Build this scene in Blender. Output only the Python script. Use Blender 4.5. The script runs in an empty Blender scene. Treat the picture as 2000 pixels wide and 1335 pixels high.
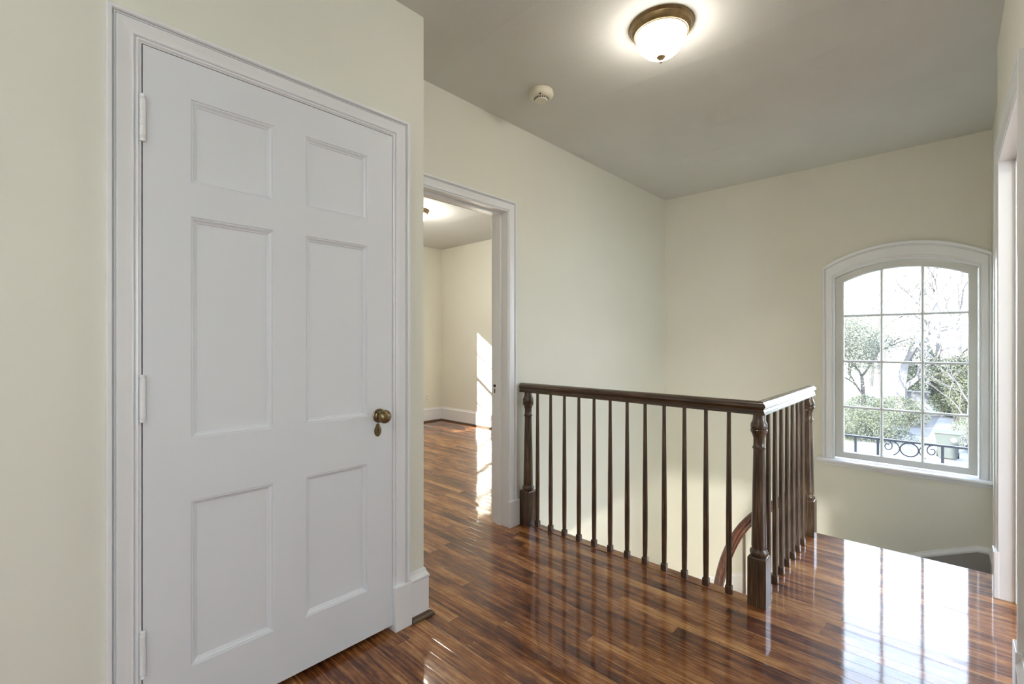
import bpy, bmesh, math, random
from mathutils import Vector, Matrix
random.seed(7)
C = bpy.context.scene.collection
SC = bpy.context.scene
PI = math.pi

# ------------------------------------------------------------------ camera, world, sun, exposure
CAM_H = 1.19
cd = bpy.data.cameras.new('camera'); cam = bpy.data.objects.new('camera', cd); C.objects.link(cam)
cam.location = (0, 0, CAM_H)
cam.rotation_euler = (PI / 2, 0, math.radians(42.97))
cd.sensor_width = 36; cd.lens = 36 * 914.5 / 2000
cd.shift_y = 0.00025
cd.clip_start = 0.02; cd.clip_end = 400
SC.camera = cam

w = bpy.data.worlds.new('sky'); SC.world = w; w.use_nodes = True
wn = w.node_tree.nodes; wl = w.node_tree.links; wn.clear()
wo = wn.new('ShaderNodeOutputWorld'); bg = wn.new('ShaderNodeBackground')
tc = wn.new('ShaderNodeTexCoord'); sp = wn.new('ShaderNodeSeparateXYZ'); cr = wn.new('ShaderNodeValToRGB')
wl.new(tc.outputs['Generated'], sp.inputs[0]); wl.new(sp.outputs['Z'], cr.inputs[0])
cr.color_ramp.elements[0].position = 0.0; cr.color_ramp.elements[0].color = (0.40, 0.43, 0.46, 1)
cr.color_ramp.elements[1].position = 0.45; cr.color_ramp.elements[1].color = (0.40, 0.49, 0.64, 1)
e_ = cr.color_ramp.elements.new(0.2); e_.color = (0.46, 0.51, 0.58, 1)
wl.new(cr.outputs[0], bg.inputs[0]); bg.inputs[1].default_value = 8.5
wl.new(bg.outputs[0], wo.inputs[0])

sd = bpy.data.lights.new('sun', 'SUN'); sd.energy = 16; sd.angle = math.radians(0.5); sd.color = (1.0, 0.95, 0.86)
so = bpy.data.objects.new('sun', sd); C.objects.link(so)
so.rotation_euler = Vector((1, 2.4, -0.68)).to_track_quat('-Z', 'Y').to_euler()

def portal(name, loc, aim, sx, sz):
    l = bpy.data.lights.new(name, 'AREA'); l.shape = 'RECTANGLE'; l.size = sx; l.size_y = sz
    l.cycles.is_portal = True
    o = bpy.data.objects.new(name, l); C.objects.link(o); o.location = loc
    o.rotation_euler = Vector(aim).to_track_quat('-Z', 'Z').to_euler()
portal('portal_stair', (-0.26, 4.70, 1.0), (0, -1, 0), 1.0, 1.7)
portal('portal_bedroom', (-5.80, 2.17, 1.24), (1, 0, 0), 1.0, 1.5)
portal('portal_hall', (2.72, -1.3, 1.4), (-1, 0, 0), 1.4, 1.9)
portal('portal_lower', (2.05, 4.75, -1.55), (0, -1, 0), 2.6, 2.3)
portal('portal_study', (3.72, 2.4, 1.42), (-1, 0, 0), 3.7, 1.95)

SC.view_settings.view_transform = 'Standard'; SC.view_settings.look = 'None'
SC.view_settings.gamma = 1; SC.view_settings.use_curve_mapping = False
SC.view_settings.exposure = 1.27
SC.cycles.use_denoising = True
SC.cycles.max_bounces = 12; SC.cycles.diffuse_bounces = 7; SC.cycles.glossy_bounces = 4
SC.cycles.transparent_max_bounces = 16; SC.cycles.sample_clamp_indirect = 8
SC.cycles.caustics_reflective = False

# ------------------------------------------------------------------ materials
class NT:
    def __init__(s, name):
        s.m = bpy.data.materials.new(name); s.m.use_nodes = True
        s.t = s.m.node_tree; s.b = s.t.nodes['Principled BSDF']
    def n(s, typ, **kw):
        x = s.t.nodes.new(typ)
        for k, v in kw.items(): setattr(x, k, v)
        return x
    def l(s, a, b): s.t.links.new(a, b)
    def math(s, op, a, b=None, c=None):
        x = s.n('ShaderNodeMath', operation=op)
        for i, v in enumerate((a, b, c)):
            if v is None: continue
            if isinstance(v, (int, float)): x.inputs[i].default_value = v
            else: s.l(v, x.inputs[i])
        return x.outputs[0]
    def noise(s, vec, scale, detail=3, rough=0.5):
        x = s.n('ShaderNodeTexNoise'); x.inputs['Scale'].default_value = scale
        x.inputs['Detail'].default_value = detail; x.inputs['Roughness'].default_value = rough
        if vec is not None: s.l(vec, x.inputs['Vector'])
        return x.outputs[0]
    def mapping(s, vec, scale=(1, 1, 1)):
        x = s.n('ShaderNodeMapping'); x.inputs['Scale'].default_value = scale; s.l(vec, x.inputs['Vector']); return x.outputs[0]
    def ramp(s, fac, stops):
        x = s.n('ShaderNodeValToRGB'); s.l(fac, x.inputs[0]); e = x.color_ramp.elements
        while len(e) < len(stops): e.new(0.5)
        for i, (p, c) in enumerate(stops): e[i].position = p; e[i].color = (*c, 1)
        return x.outputs[0]
    def bump(s, h, strength, dist=0.001):
        x = s.n('ShaderNodeBump'); x.inputs['Strength'].default_value = strength; x.inputs['Distance'].default_value = dist
        s.l(h, x.inputs['Height']); return x.outputs[0]
    def set(s, **kw):
        for k, v in kw.items(): s.b.inputs[k.replace('_', ' ')].default_value = v

def paint(name, col, rough=0.6, var=0.03, bump=0.15, scale=60, coat=0.0):
    n = NT(name); g = n.n('ShaderNodeNewGeometry').outputs['Position']
    f = n.noise(g, 2.2, 4)
    c1 = tuple(x * (1 - var) for x in col); c2 = tuple(min(1, x * (1 + var)) for x in col)
    n.l(n.ramp(f, [(0.3, c1), (0.7, c2)]), n.b.inputs['Base Color'])
    n.set(Roughness=rough); n.b.inputs['Coat Weight'].default_value = coat; n.b.inputs['Coat Roughness'].default_value = 0.25
    n.l(n.bump(n.noise(g, scale, 3), bump, 0.002), n.b.inputs['Normal'])
    return n.m

M_WALL = paint('wall_paint', (0.735, 0.73, 0.65), 0.7, 0.015, 0.12, 90)
M_CEIL = paint('ceiling_paint', (0.63, 0.635, 0.615), 0.9, 0.03, 0.25, 8)
def ceil_seams():
    t = M_CEIL.node_tree; b = t.nodes['Principled BSDF']; n = NT.__new__(NT); n.m = M_CEIL; n.t = t; n.b = b
    g = n.n('ShaderNodeNewGeometry').outputs['Position']; s = n.n('ShaderNodeSeparateXYZ'); n.l(g, s.inputs[0])
    wob = n.math('MULTIPLY', n.noise(g, 0.8, 2), 0.25)
    f = n.math('FRACT', n.math('DIVIDE', n.math('ADD', s.outputs[1], wob), 0.41))
    h = n.math('POWER', n.math('ABSOLUTE', n.math('SUBTRACT', n.math('MULTIPLY', f, 2.0), 1.0)), 3.0)
    hh = n.math('ADD', n.math('MULTIPLY', h, 0.0020), n.math('MULTIPLY', n.noise(g, 120, 3), 0.0006))
    bp = n.n('ShaderNodeBump'); bp.inputs['Strength'].default_value = 1.0; bp.inputs['Distance'].default_value = 1.0
    n.l(hh, bp.inputs['Height']); n.l(bp.outputs[0], b.inputs['Normal'])
ceil_seams()
M_TRIM = paint('trim_paint', (0.79, 0.80, 0.825), 0.32, 0.015, 0.12, 40, 0.3)
M_DOOR = paint('door_paint', (0.72, 0.745, 0.785), 0.38, 0.01, 0.12, 60, 0.2)
M_SASH = paint('sash_paint', (0.62, 0.62, 0.60), 0.4, 0.03, 0.15, 60)
M_SKIRT = paint('skirt_grey', (0.36, 0.345, 0.33), 0.45, 0.03, 0.15, 60)
M_PLASTIC = paint('aged_plastic', (0.70, 0.67, 0.56), 0.4, 0.02, 0.02, 60)
M_IVORY = paint('outlet_plastic', (0.78, 0.76, 0.68), 0.35, 0.01, 0.02, 60)
M_EXT = paint('exterior_stucco', (0.5, 0.48, 0.44), 0.8, 0.04, 0.3, 30)

def simple(name, col, rough=0.5, metal=0.0, coat=0.0):
    n = NT(name); g = n.n('ShaderNodeTexCoord').outputs['Object']
    f = n.noise(g, 35, 4)
    n.l(n.ramp(f, [(0.3, tuple(x * 0.8 for x in col)), (0.7, tuple(min(1, x * 1.2) for x in col))]), n.b.inputs['Base Color'])
    n.set(Roughness=rough, Metallic=metal); n.b.inputs['Coat Weight'].default_value = coat; n.b.inputs['Coat Roughness'].default_value = 0.1
    return n.m
M_BRASS = simple('aged_brass', (0.22, 0.165, 0.085), 0.3, 0.9)
M_BRONZE = simple('lamp_bronze', (0.33, 0.235, 0.12), 0.35, 0.8)
M_DARK = simple('dark_gap', (0.012, 0.011, 0.010), 0.8)
M_IRON = simple('wrought_iron', (0.04, 0.043, 0.058), 0.5, 0.2)
M_BIN = simple('bin_plastic', (0.030, 0.038, 0.036), 0.6)
M_PAPER = simple('bin_sticker', (0.15, 0.15, 0.15), 0.6)
M_DRIVE = simple('driveway_concrete', (0.14, 0.138, 0.14), 0.9)
M_ASPHALT = simple('asphalt', (0.068, 0.066, 0.070), 0.9)
M_LAWN = simple('winter_lawn', (0.115, 0.12, 0.085), 0.9)
M_BARK = simple('bark', (0.04, 0.035, 0.034), 0.9)
M_WHITEWALL = simple('white_masonry', (0.13, 0.132, 0.138), 0.8)
M_CARPET = simple('stair_wood', (0.10, 0.05, 0.03), 0.3, 0, 0.5)

def emis(name, col, strength):
    n = NT(name); n.set(Roughness=0.3); n.b.inputs['Base Color'].default_value = (*col, 1)
    n.b.inputs['Emission Color'].default_value = (*col, 1); n.b.inputs['Emission Strength'].default_value = strength
    return n.m
M_DOME = emis('lit_frosted_glass', (1.0, 0.92, 0.81), 18)
M_DOME_BED = emis('lit_frosted_glass_bedroom', (1.0, 0.93, 0.82), 60)
M_FILL_HALL = emis('fill_lamp_dome_hall', (1.0, 0.97, 0.95), 42)  # domes from here down belong to added, unseen fill lamps
M_FILL_LOW = emis('fill_lamp_dome_lower', (1.0, 0.95, 0.86), 210)
M_FILL_STUDY = emis('fill_lamp_dome_study', (1.0, 0.96, 0.90), 75)

def glass():
    n = NT('window_glass'); n.t.nodes.remove(n.b)
    tr = n.n('ShaderNodeBsdfTransparent'); gl = n.n('ShaderNodeBsdfGlossy'); gl.inputs['Roughness'].default_value = 0.0
    tr.inputs[0].default_value = (0.97, 0.98, 0.975, 1)
    lw = n.n('ShaderNodeLayerWeight'); lw.inputs[0].default_value = 0.5
    fac = n.math('ADD', 0.03, n.math('MULTIPLY', n.math('POWER', lw.outputs['Facing'], 5.0), 0.6))
    mx = n.n('ShaderNodeMixShader'); n.l(fac, mx.inputs[0]); n.l(tr.outputs[0], mx.inputs[1]); n.l(gl.outputs[0], mx.inputs[2])
    n.l(mx.outputs[0], n.t.nodes['Material Output'].inputs[0]); return n.m
M_GLASS = glass()

def floor_mat():
    n = NT('oak_floor'); pos = n.n('ShaderNodeNewGeometry').outputs['Position']
    s = n.n('ShaderNodeSeparateXYZ'); n.l(pos, s.inputs[0]); X, Y = s.outputs[0], s.outputs[1]
    yy = n.math('DIVIDE', n.math('ADD', Y, 20.0), 0.0575); row = n.math('FLOOR', yy); fy = n.math('FRACT', yy)
    wn1 = n.n('ShaderNodeTexWhiteNoise', noise_dimensions='1D'); n.l(row, wn1.inputs['W'])
    xx = n.math('ADD', n.math('DIVIDE', n.math('ADD', X, 20.0), 1.25), n.math('MULTIPLY', wn1.outputs[0], 7.3))
    brd = n.math('FLOOR', xx); fx = n.math('FRACT', xx)
    cmb = n.n('ShaderNodeCombineXYZ'); n.l(row, cmb.inputs[0]); n.l(brd, cmb.inputs[1])
    wn2 = n.n('ShaderNodeTexWhiteNoise', noise_dimensions='3D'); n.l(cmb.outputs[0], wn2.inputs['Vector'])
    rnd = wn2.outputs[0]; sc = n.n('ShaderNodeSeparateColor'); n.l(wn2.outputs[1], sc.inputs[0])
    # gap masks
    ey = n.math('MINIMUM', fy, n.math('SUBTRACT', 1.0, fy)); gy = n.math('MULTIPLY', ey, 0.0575)
    ex = n.math('MINIMUM', fx, n.math('SUBTRACT', 1.0, fx)); gx = n.math('MULTIPLY', ex, 1.25)
    gap = n.math('MINIMUM', gy, gx)
    gm = n.math('SMOOTH_MIN', n.math('DIVIDE', gap, 0.0011), 1.0, 0.2)
    # grain
    off = n.n('ShaderNodeCombineXYZ'); n.l(n.math('MULTIPLY', rnd, 37.0), off.inputs[0]); n.l(n.math('MULTIPLY', sc.outputs[1], 23.0), off.inputs[1])
    va = n.n('ShaderNodeVectorMath', operation='ADD'); n.l(pos, va.inputs[0]); n.l(off.outputs[0], va.inputs[1])
    gv = n.mapping(va.outputs[0], (2.2, 42.0, 1.0)); g1 = n.noise(gv, 1.0, 7, 0.68)
    gv2 = n.mapping(va.outputs[0], (5.0, 150.0, 1.0)); g2 = n.noise(gv2, 1.0, 3, 0.6)
    wv = n.n('ShaderNodeTexWave', wave_type='BANDS', bands_direction='Y'); n.l(n.mapping(va.outputs[0], (1.1, 9.0, 1.0)), wv.inputs['Vector'])
    wv.inputs['Scale'].default_value = 2.2; wv.inputs['Distortion'].default_value = 9.0; wv.inputs['Detail'].default_value = 2.5; wv.inputs['Detail Scale'].default_value = 0.8
    g3 = n.noise(n.mapping(va.outputs[0], (14.0, 520.0, 1.0)), 1.0, 2, 0.5)
    g = n.math('ADD', n.math('ADD', n.math('ADD', n.math('MULTIPLY', g1, 0.52), n.math('MULTIPLY', g3, 0.20)), n.math('MULTIPLY', g2, 0.28)), n.math('MULTIPLY', wv.outputs[1], 0.045))
    tone = n.math('ADD', g, n.math('MULTIPLY', n.math('SUBTRACT', rnd, 0.5), 0.16)); tone = n.math('ADD', n.math('MULTIPLY_ADD', n.math('SUBTRACT', tone, 0.5), 1.15, 0.515), n.math('MULTIPLY', n.math('SUBTRACT', n.noise(n.mapping(va.outputs[0], (2.2, 5.0, 1)), 1.9, 5, 0.7), 0.5), 0.62))
    col = n.ramp(tone, [(0.31, (0.018, 0.0058, 0.0030)), (0.44, (0.115, 0.032, 0.0105)), (0.56, (0.28, 0.105, 0.034)), (0.72, (0.55, 0.28, 0.105))])
    mx = n.n('ShaderNodeMix', data_type='RGBA'); n.l(gm, mx.inputs[0]); mx.inputs[6].default_value = (0.006, 0.003, 0.002, 1); n.l(col, mx.inputs[7])
    n.l(mx.outputs[2], n.b.inputs['Base Color'])
    n.set(Roughness=0.5); n.b.inputs['Specular IOR Level'].default_value = 0.15; n.b.inputs['Coat Weight'].default_value = 1.0; n.b.inputs['Coat IOR'].default_value = 1.45
    dust = n.noise(pos, 5.0, 4, 0.6); fine = n.noise(pos, 420.0, 2)
    cr_ = n.math('ADD', 0.02, n.math('MULTIPLY', dust, 0.06)); n.l(cr_, n.b.inputs['Coat Roughness'])
    # board tilt + undulation
    h1 = n.math('MULTIPLY', n.math('MULTIPLY', n.math('SUBTRACT', fy, 0.5), n.math('SUBTRACT', sc.outputs[0], 0.5)), 0.0011)
    h2 = n.math('MULTIPLY', n.noise(n.mapping(pos, (2.0, 9.0, 1)), 1.0, 2), 0.0007)
    h3 = n.math('MULTIPLY', fine, 0.000012)
    h4 = n.math('MULTIPLY', n.math('SMOOTH_MIN', n.math('DIVIDE', gy, 0.002), 1.0, 0.3), 0.00015)
    h5 = n.math('MULTIPLY', g2, 0.00004)
    hh = n.math('ADD', n.math('ADD', n.math('ADD', h1, h2), n.math('ADD', h3, h4)), h5)
    b = n.n('ShaderNodeBump'); b.inputs['Strength'].default_value = 1.0; b.inputs['Distance'].default_value = 1.0; n.l(hh, b.inputs['Height'])
    n.l(b.outputs[0], n.b.inputs['Normal']); n.l(b.outputs[0], n.b.inputs['Coat Normal'])
    return n.m
M_FLOOR = floor_mat()

def wood(name, cols, axis='Z', coat=0.6, rough=0.35, croft=0.12, sc=1.0):
    n = NT(name); o = n.n('ShaderNodeTexCoord').outputs['Object']
    s = [150 * sc, 150 * sc, 150 * sc]; s['XYZ'.index(axis)] = 5 * sc
    g1 = n.noise(n.mapping(o, tuple(s)), 1.0, 5, 0.65)
    g2 = n.noise(o, 6, 3)
    f = n.math('ADD', n.math('MULTIPLY', g1, 0.75), n.math('MULTIPLY', g2, 0.25))
    n.l(n.ramp(f, [(0.35, cols[0]), (0.52, cols[1]), (0.7, cols[2])]), n.b.inputs['Base Color'])
    n.set(Roughness=rough); n.b.inputs['Coat Weight'].default_value = coat; n.b.inputs['Coat Roughness'].default_value = croft
    n.l(n.bump(g1, 0.25, 0.0008), n.b.inputs['Normal']); return n.m
OAK = ((0.010, 0.0055, 0.003), (0.085, 0.047, 0.025), (0.24, 0.15, 0.09))
M_OAK_Z = wood('dark_oak_upright', OAK, 'Z'); M_OAK_X = wood('dark_oak_rail_long', OAK, 'X'); M_OAK_Y = wood('dark_oak_rail_short', OAK, 'Y', 1.0, 0.3, 0.16)
RED = ((0.02, 0.006, 0.003), (0.085, 0.024, 0.010), (0.18, 0.06, 0.026))
M_RED = wood('red_oak_handrail', RED, 'Z', 0.8, 0.3, 0.1, 0.5)
QR = ((0.02, 0.01, 0.004), (0.07, 0.035, 0.015), (0.17, 0.09, 0.04))
M_QR = wood('quarter_round_oak', QR, 'Y', 0.6)

def leafmat(name, c1, c2):
    n = NT(name); o = n.n('ShaderNodeNewGeometry').outputs['Position']
    n.l(n.ramp(n.noise(o, 2.5, 3), [(0.3, c1), (0.7, c2)]), n.b.inputs['Base Color']); n.set(Roughness=0.7); return n.m
M_LEAF_DARK = leafmat('evergreen_leaf', (0.010, 0.016, 0.010), (0.034, 0.043, 0.024))
M_LEAF_MID = leafmat('boxwood_leaf', (0.030, 0.038, 0.027), (0.085, 0.094, 0.055))
M_LEAF_BLUE = leafmat('ground_cover_leaf', (0.050, 0.060, 0.056), (0.085, 0.095, 0.088))
M_LEAF_PALE = leafmat('pale_leaf', (0.09, 0.096, 0.07), (0.19, 0.195, 0.15))
M_LEAF_TAN = leafmat('winter_twig', (0.20, 0.17, 0.15), (0.34, 0.31, 0.27))
M_BARK_WHITE = simple('white_bark', (0.20, 0.19, 0.19), 0.9)
M_BOSS = simple('painted_boss', (0.5, 0.5, 0.52), 0.5)
M_BARK_PALE = simple('pale_bark', (0.062, 0.058, 0.060), 0.9)

# ------------------------------------------------------------------ mesh helpers
def obj(name, bm, mat, parent=None, smooth=False):
    me = bpy.data.meshes.new(name)
    bmesh.ops.recalc_face_normals(bm, faces=bm.faces[:])
    bm.to_mesh(me); bm.free()
    if mat: me.materials.append(mat)
    o = bpy.data.objects.new(name, me); C.objects.link(o)
    if parent: o.parent = parent
    if smooth:
        me.polygons.foreach_set('use_smooth', [True] * len(me.polygons))
        me.set_sharp_from_angle(angle=math.radians(38))
    return o
def empty(name, loc=(0, 0, 0)):
    o = bpy.data.objects.new(name, None); C.objects.link(o); o.location = loc; o.empty_display_size = 0.1; return o
def thing(o, label, cat, group=None):
    o['label'] = label; o['category'] = cat
    if group: o['group'] = group
    return o
def struct(o, label=None, cat=None):
    o['kind'] = 'structure'
    if label: o['label'] = label
    if cat: o['category'] = cat
    return o
def box(bm, x0, x1, y0, y1, z0, z1):
    v = [bm.verts.new(p) for p in ((x0, y0, z0), (x1, y0, z0), (x1, y1, z0), (x0, y1, z0), (x0, y0, z1), (x1, y0, z1), (x1, y1, z1), (x0, y1, z1))]
    for f in ((3, 2, 1, 0), (4, 5, 6, 7), (0, 1, 5, 4), (1, 2, 6, 5), (2, 3, 7, 6), (3, 0, 4, 7)): bm.faces.new([v[i] for i in f])
    return v
def bevbox(bm, x0, x1, y0, y1, z0, z1, b=0.003, seg=2):
    t = bmesh.new(); box(t, x0, x1, y0, y1, z0, z1)
    bmesh.ops.bevel(t, geom=t.edges[:], offset=b, segments=seg, affect='EDGES', profile=0.5)
    me = bpy.data.meshes.new('t'); t.to_mesh(me); t.free(); bm.from_mesh(me); bpy.data.meshes.remove(me)
def prism(bm, pts, z0, z1):
    lo = [bm.verts.new((p[0], p[1], z0)) for p in pts]; hi = [bm.verts.new((p[0], p[1], z1)) for p in pts]
    bm.faces.new(lo[::-1]); bm.faces.new(hi); k = len(pts)
    for i in range(k): bm.faces.new([lo[i], lo[(i + 1) % k], hi[(i + 1) % k], hi[i]])
def lathe(bm, prof, seg=32, c=(0, 0, 0), mtx=None):
    rings = []
    for r, z in prof:
        if r < 1e-5: ring = [bm.verts.new((0, 0, z))]
        else: ring = [bm.verts.new((r * math.cos(2 * PI * i / seg), r * math.sin(2 * PI * i / seg), z)) for i in range(seg)]
        rings.append(ring)
    for a, b in zip(rings, rings[1:]):
        if len(a) == 1 and len(b) == 1: continue
        for i in range(seg):
            j = (i + 1) % seg
            if len(a) == 1: bm.faces.new([a[0], b[i], b[j]])
            elif len(b) == 1: bm.faces.new([a[i], a[j], b[0]])
            else: bm.faces.new([a[i], a[j], b[j], b[i]])
    for ring in (rings[0], rings[-1]):
        if len(ring) > 1: bm.faces.new(ring)
    vs = [v for r in rings for v in r]
    if mtx is not None: bmesh.ops.transform(bm, matrix=mtx, verts=vs)
    bmesh.ops.translate(bm, vec=Vector(c), verts=vs)
def sweep(bm, inner, outer, prof, P, closed=False):
    """inner/outer: matched 2D polylines; prof: (t 0..1 from inner to outer, v protrusion); P maps (a,b,v)->xyz"""
    rings = []
    for i, o in zip(inner, outer):
        rings.append([bm.verts.new(P(i[0] + (o[0] - i[0]) * t, i[1] + (o[1] - i[1]) * t, v)) for t, v in prof])
    k = len(prof)
    for a, b in zip(rings, rings[1:]):
        for j in range(k): bm.faces.new([a[j], a[(j + 1) % k], b[(j + 1) % k], b[j]])
    bm.faces.new(rings[0]); bm.faces.new(rings[-1][::-1])
def tube(bm, pts, r, seg=8, r2=None):
    """round tube along points, radius r -> r2"""
    rings = []; n = len(pts); up = Vector((0.13, 0.31, 0.94)).normalized()
    for i, p in enumerate(pts):
        p = Vector(p); d = (Vector(pts[min(i + 1, n - 1)]) - Vector(pts[max(i - 1, 0)])).normalized()
        s = d.cross(up)
        if s.length < 1e-3: s = d.cross(Vector((1, 0, 0)))
        s.normalize(); t = s.cross(d)
        rr = r if r2 is None else r + (r2 - r) * i / max(1, n - 1)
        rings.append([bm.verts.new(p + s * rr * math.cos(2 * PI * k / seg) + t * rr * math.sin(2 * PI * k / seg)) for k in range(seg)])
    for a, b in zip(rings, rings[1:]):
        for k in range(seg): bm.faces.new([a[k], a[(k + 1) % seg], b[(k + 1) % seg], b[k]])
    bm.faces.new(rings[0][::-1]); bm.faces.new(rings[-1])

# P maps for wall planes
def PX(x, sgn): return lambda a, b, v: (x + sgn * v, a, b)          # a = y, b = z, protrudes in sgn*x
def PY(y, sgn): return lambda a, b, v: (a, y + sgn * v, b)          # a = x, b = z

def wall_x(name, x0, x1, ya, yb, z0, z1, holes=(), mat=None):
    bm = bmesh.new(); ys = sorted({ya, yb, *[h[0] for h in holes], *[h[1] for h in holes]}); zs = sorted({z0, z1, *[h[2] for h in holes], *[h[3] for h in holes]})
    for i in range(len(ys) - 1):
        for j in range(len(zs) - 1):
            cy = (ys[i] + ys[i + 1]) / 2; cz = (zs[j] + zs[j + 1]) / 2
            if any(h[0] < cy < h[1] and h[2] < cz < h[3] for h in holes): continue
            box(bm, x0, x1, ys[i], ys[i + 1], zs[j], zs[j + 1])
    return struct(obj(name, bm, mat or M_WALL))
def wall_y(name, y0, y1, xa, xb, z0, z1, holes=(), mat=None):
    bm = bmesh.new(); xs = sorted({xa, xb, *[h[0] for h in holes], *[h[1] for h in holes]}); zs = sorted({z0, z1, *[h[2] for h in holes], *[h[3] for h in holes]})
    for i in range(len(xs) - 1):
        for j in range(len(zs) - 1):
            cx = (xs[i] + xs[i + 1]) / 2; cz = (zs[j] + zs[j + 1]) / 2
            if any(h[0] < cx < h[1] and h[2] < cz < h[3] for h in holes): continue
            box(bm, xs[i], xs[i + 1], y0, y1, zs[j], zs[j + 1])
    return bm if mat == 'bm' else struct(obj(name, bm, mat or M_WALL))

# ------------------------------------------------------------------ shell
CZ = 2.61; XD = -1.68; XS = -2.078; YW = 4.48; XR = 0.1735; XR2 = 0.2155; YC = 1.236; LOW = -2.85
BX0, BX1, BY0, BY1 = -5.70, -2.21, 1.27, 4.53
# left wall with the closed door (door 1)
wall_x('wall_left', XD - 0.12, XD, -2.0, YC, -0.3, CZ, [(0.240, 1.093, -0.02, 2.058)])
wall_y('wall_left_return', YC - 0.12, YC, XS - 0.13, XD - 0.12, -0.3, CZ)
# stair wall with doorway (door 2), runs down the stairwell
wall_x('wall_stair', XS - 0.132, XS, YC, YW + 0.2, LOW, CZ, [(1.41, 2.19, -0.02, 2.04)])
# window wall, arched opening cut
WX0, WX1 = -0.662, 0.152; WZ0 = 0.262; ARC_SP = 1.70; ARC_CR = 1.80
wx = (WX0 + WX1) / 2; wh = (WX1 - WX0) / 2
def arc_pts(half, spring, crown, cx, n=24):
    rise = crown - spring; R = (half * half + rise * rise) / (2 * rise); cz = crown - R
    a0 = math.asin(half / R)
    return [(cx + R * math.sin(-a0 + 2 * a0 * i / n), cz + R * math.cos(-a0 + 2 * a0 * i / n)) for i in range(n + 1)]
bm = wall_y('wall_window', YW, YW + 0.2, XS, XR2 + 0.4, LOW, CZ, [(WX0, WX1, WZ0, ARC_CR + 0.01)], 'bm')
ap = arc_pts(wh, ARC_SP, ARC_CR, wx)
for (xa, za), (xb, zb) in zip(ap, ap[1:]):
    v = [bm.verts.new(p) for p in ((xa, YW, za), (xb, YW, zb), (xb, YW, ARC_CR + 0.01), (xa, YW, ARC_CR + 0.01), (xa, YW + 0.2, za), (xb, YW + 0.2, zb), (xb, YW + 0.2, ARC_CR + 0.01), (xa, YW + 0.2, ARC_CR + 0.01))]
    for f in ((0, 1, 2, 3), (7, 6, 5, 4), (0, 4, 5, 1), (2, 6, 7, 3), (1, 5, 6, 2), (3, 7, 4, 0)): bm.faces.new([v[i] for i in f])
struct(obj('wall_window', bm, M_WALL))
# right wall: hall part with doorway (door 3), stair part set back a little
DR0, DR1 = 2.253, 3.13
wall_x('wall_right', XR, XR + 0.14, 0.35, 3.243, -0.3, CZ, [(DR0 - 0.01, DR1 + 0.01, -0.02, 2.035)])
wall_x('wall_right_stair', XR2, XR2 + 0.10, 3.243, YW, LOW, CZ)
wall_y('wall_rear', -2.12, -2.0, XD - 0.12, 2.6, -0.3, CZ)
wall_x('wall_hall_window', 2.5, 2.62, -2.0, 0.35, -0.3, CZ, [(-1.95, -0.65, 0.5, 2.3)])
wall_y('wall_hall_side', 0.23, 0.35, XR + 0.14, 2.62, -0.3, CZ)
# study to the right
wall_x('wall_study_window', 3.5, 3.62, 0.35, 4.6, -0.3, CZ, [(0.6, 4.2, 0.5, 2.35)])
wall_y('wall_study_front', 4.48, 4.6, XR2 + 0.4, 3.5, -0.3, CZ)
# bedroom seen through doorway 2
wall_y('wall_bedroom_front', BY1, BY1 + 0.15, BX0 - 0.06, XS - 0.132, -0.3, CZ)
wall_y('wall_bedroom_rear', BY0 - 0.12, BY0, BX0 - 0.06, XS - 0.132, -0.3, CZ)
wall_x('wall_bedroom_window', BX0 - 0.06, BX0, BY0, BY1, -0.3, CZ, [(1.75, 2.59, 0.55, 1.93)])
# ceiling
bm = bmesh.new(); box(bm, BX0 - 0.3, 3.8, -2.3, 4.9, CZ, CZ + 0.15)
struct(obj('ceiling', bm, M_CEIL))
# floor: L-shaped hall floor + stairwell edge, bedroom + study
FE = 3.42
bm = bmesh.new()
prism(bm, [(XD - 0.1, -2.0), (2.6, -2.0), (2.6, 0.3), (3.5, 0.3), (3.5, 4.5), (XR2 + 0.05, 4.5), (XR2 + 0.05, FE), (-0.668, FE), (-0.668, 2.365), (XS - 0.02, 2.365), (XS - 0.02, 2.20), (BX1 - 0.0, 2.20), (BX1, BY1), (BX0, BY1), (BX0, BY0), (XS - 0.1, BY0), (XS - 0.1, YC - 0.1), (XD - 0.1, YC - 0.1)], -0.26, 0.0)
struct(obj('floor', bm, M_FLOOR))
# nosing strips at the stairwell edge
bm = bmesh.new()
bevbox(bm, -0.668, XR2, FE - 0.005, FE + 0.028, -0.028, 0.0005, 0.010, 3)
struct(obj('trim_1', bm, M_FLOOR))
bm = bmesh.new(); box(bm, XS, -0.668, 2.365, 2.372, -0.26, -0.03); box(bm, -0.675, -0.668, 2.372, FE, -0.26, -0.03); box(bm, -0.675, XR2, FE, FE + 0.006, -0.26, -0.03)
struct(obj('trim_2', bm, M_TRIM))

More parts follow.
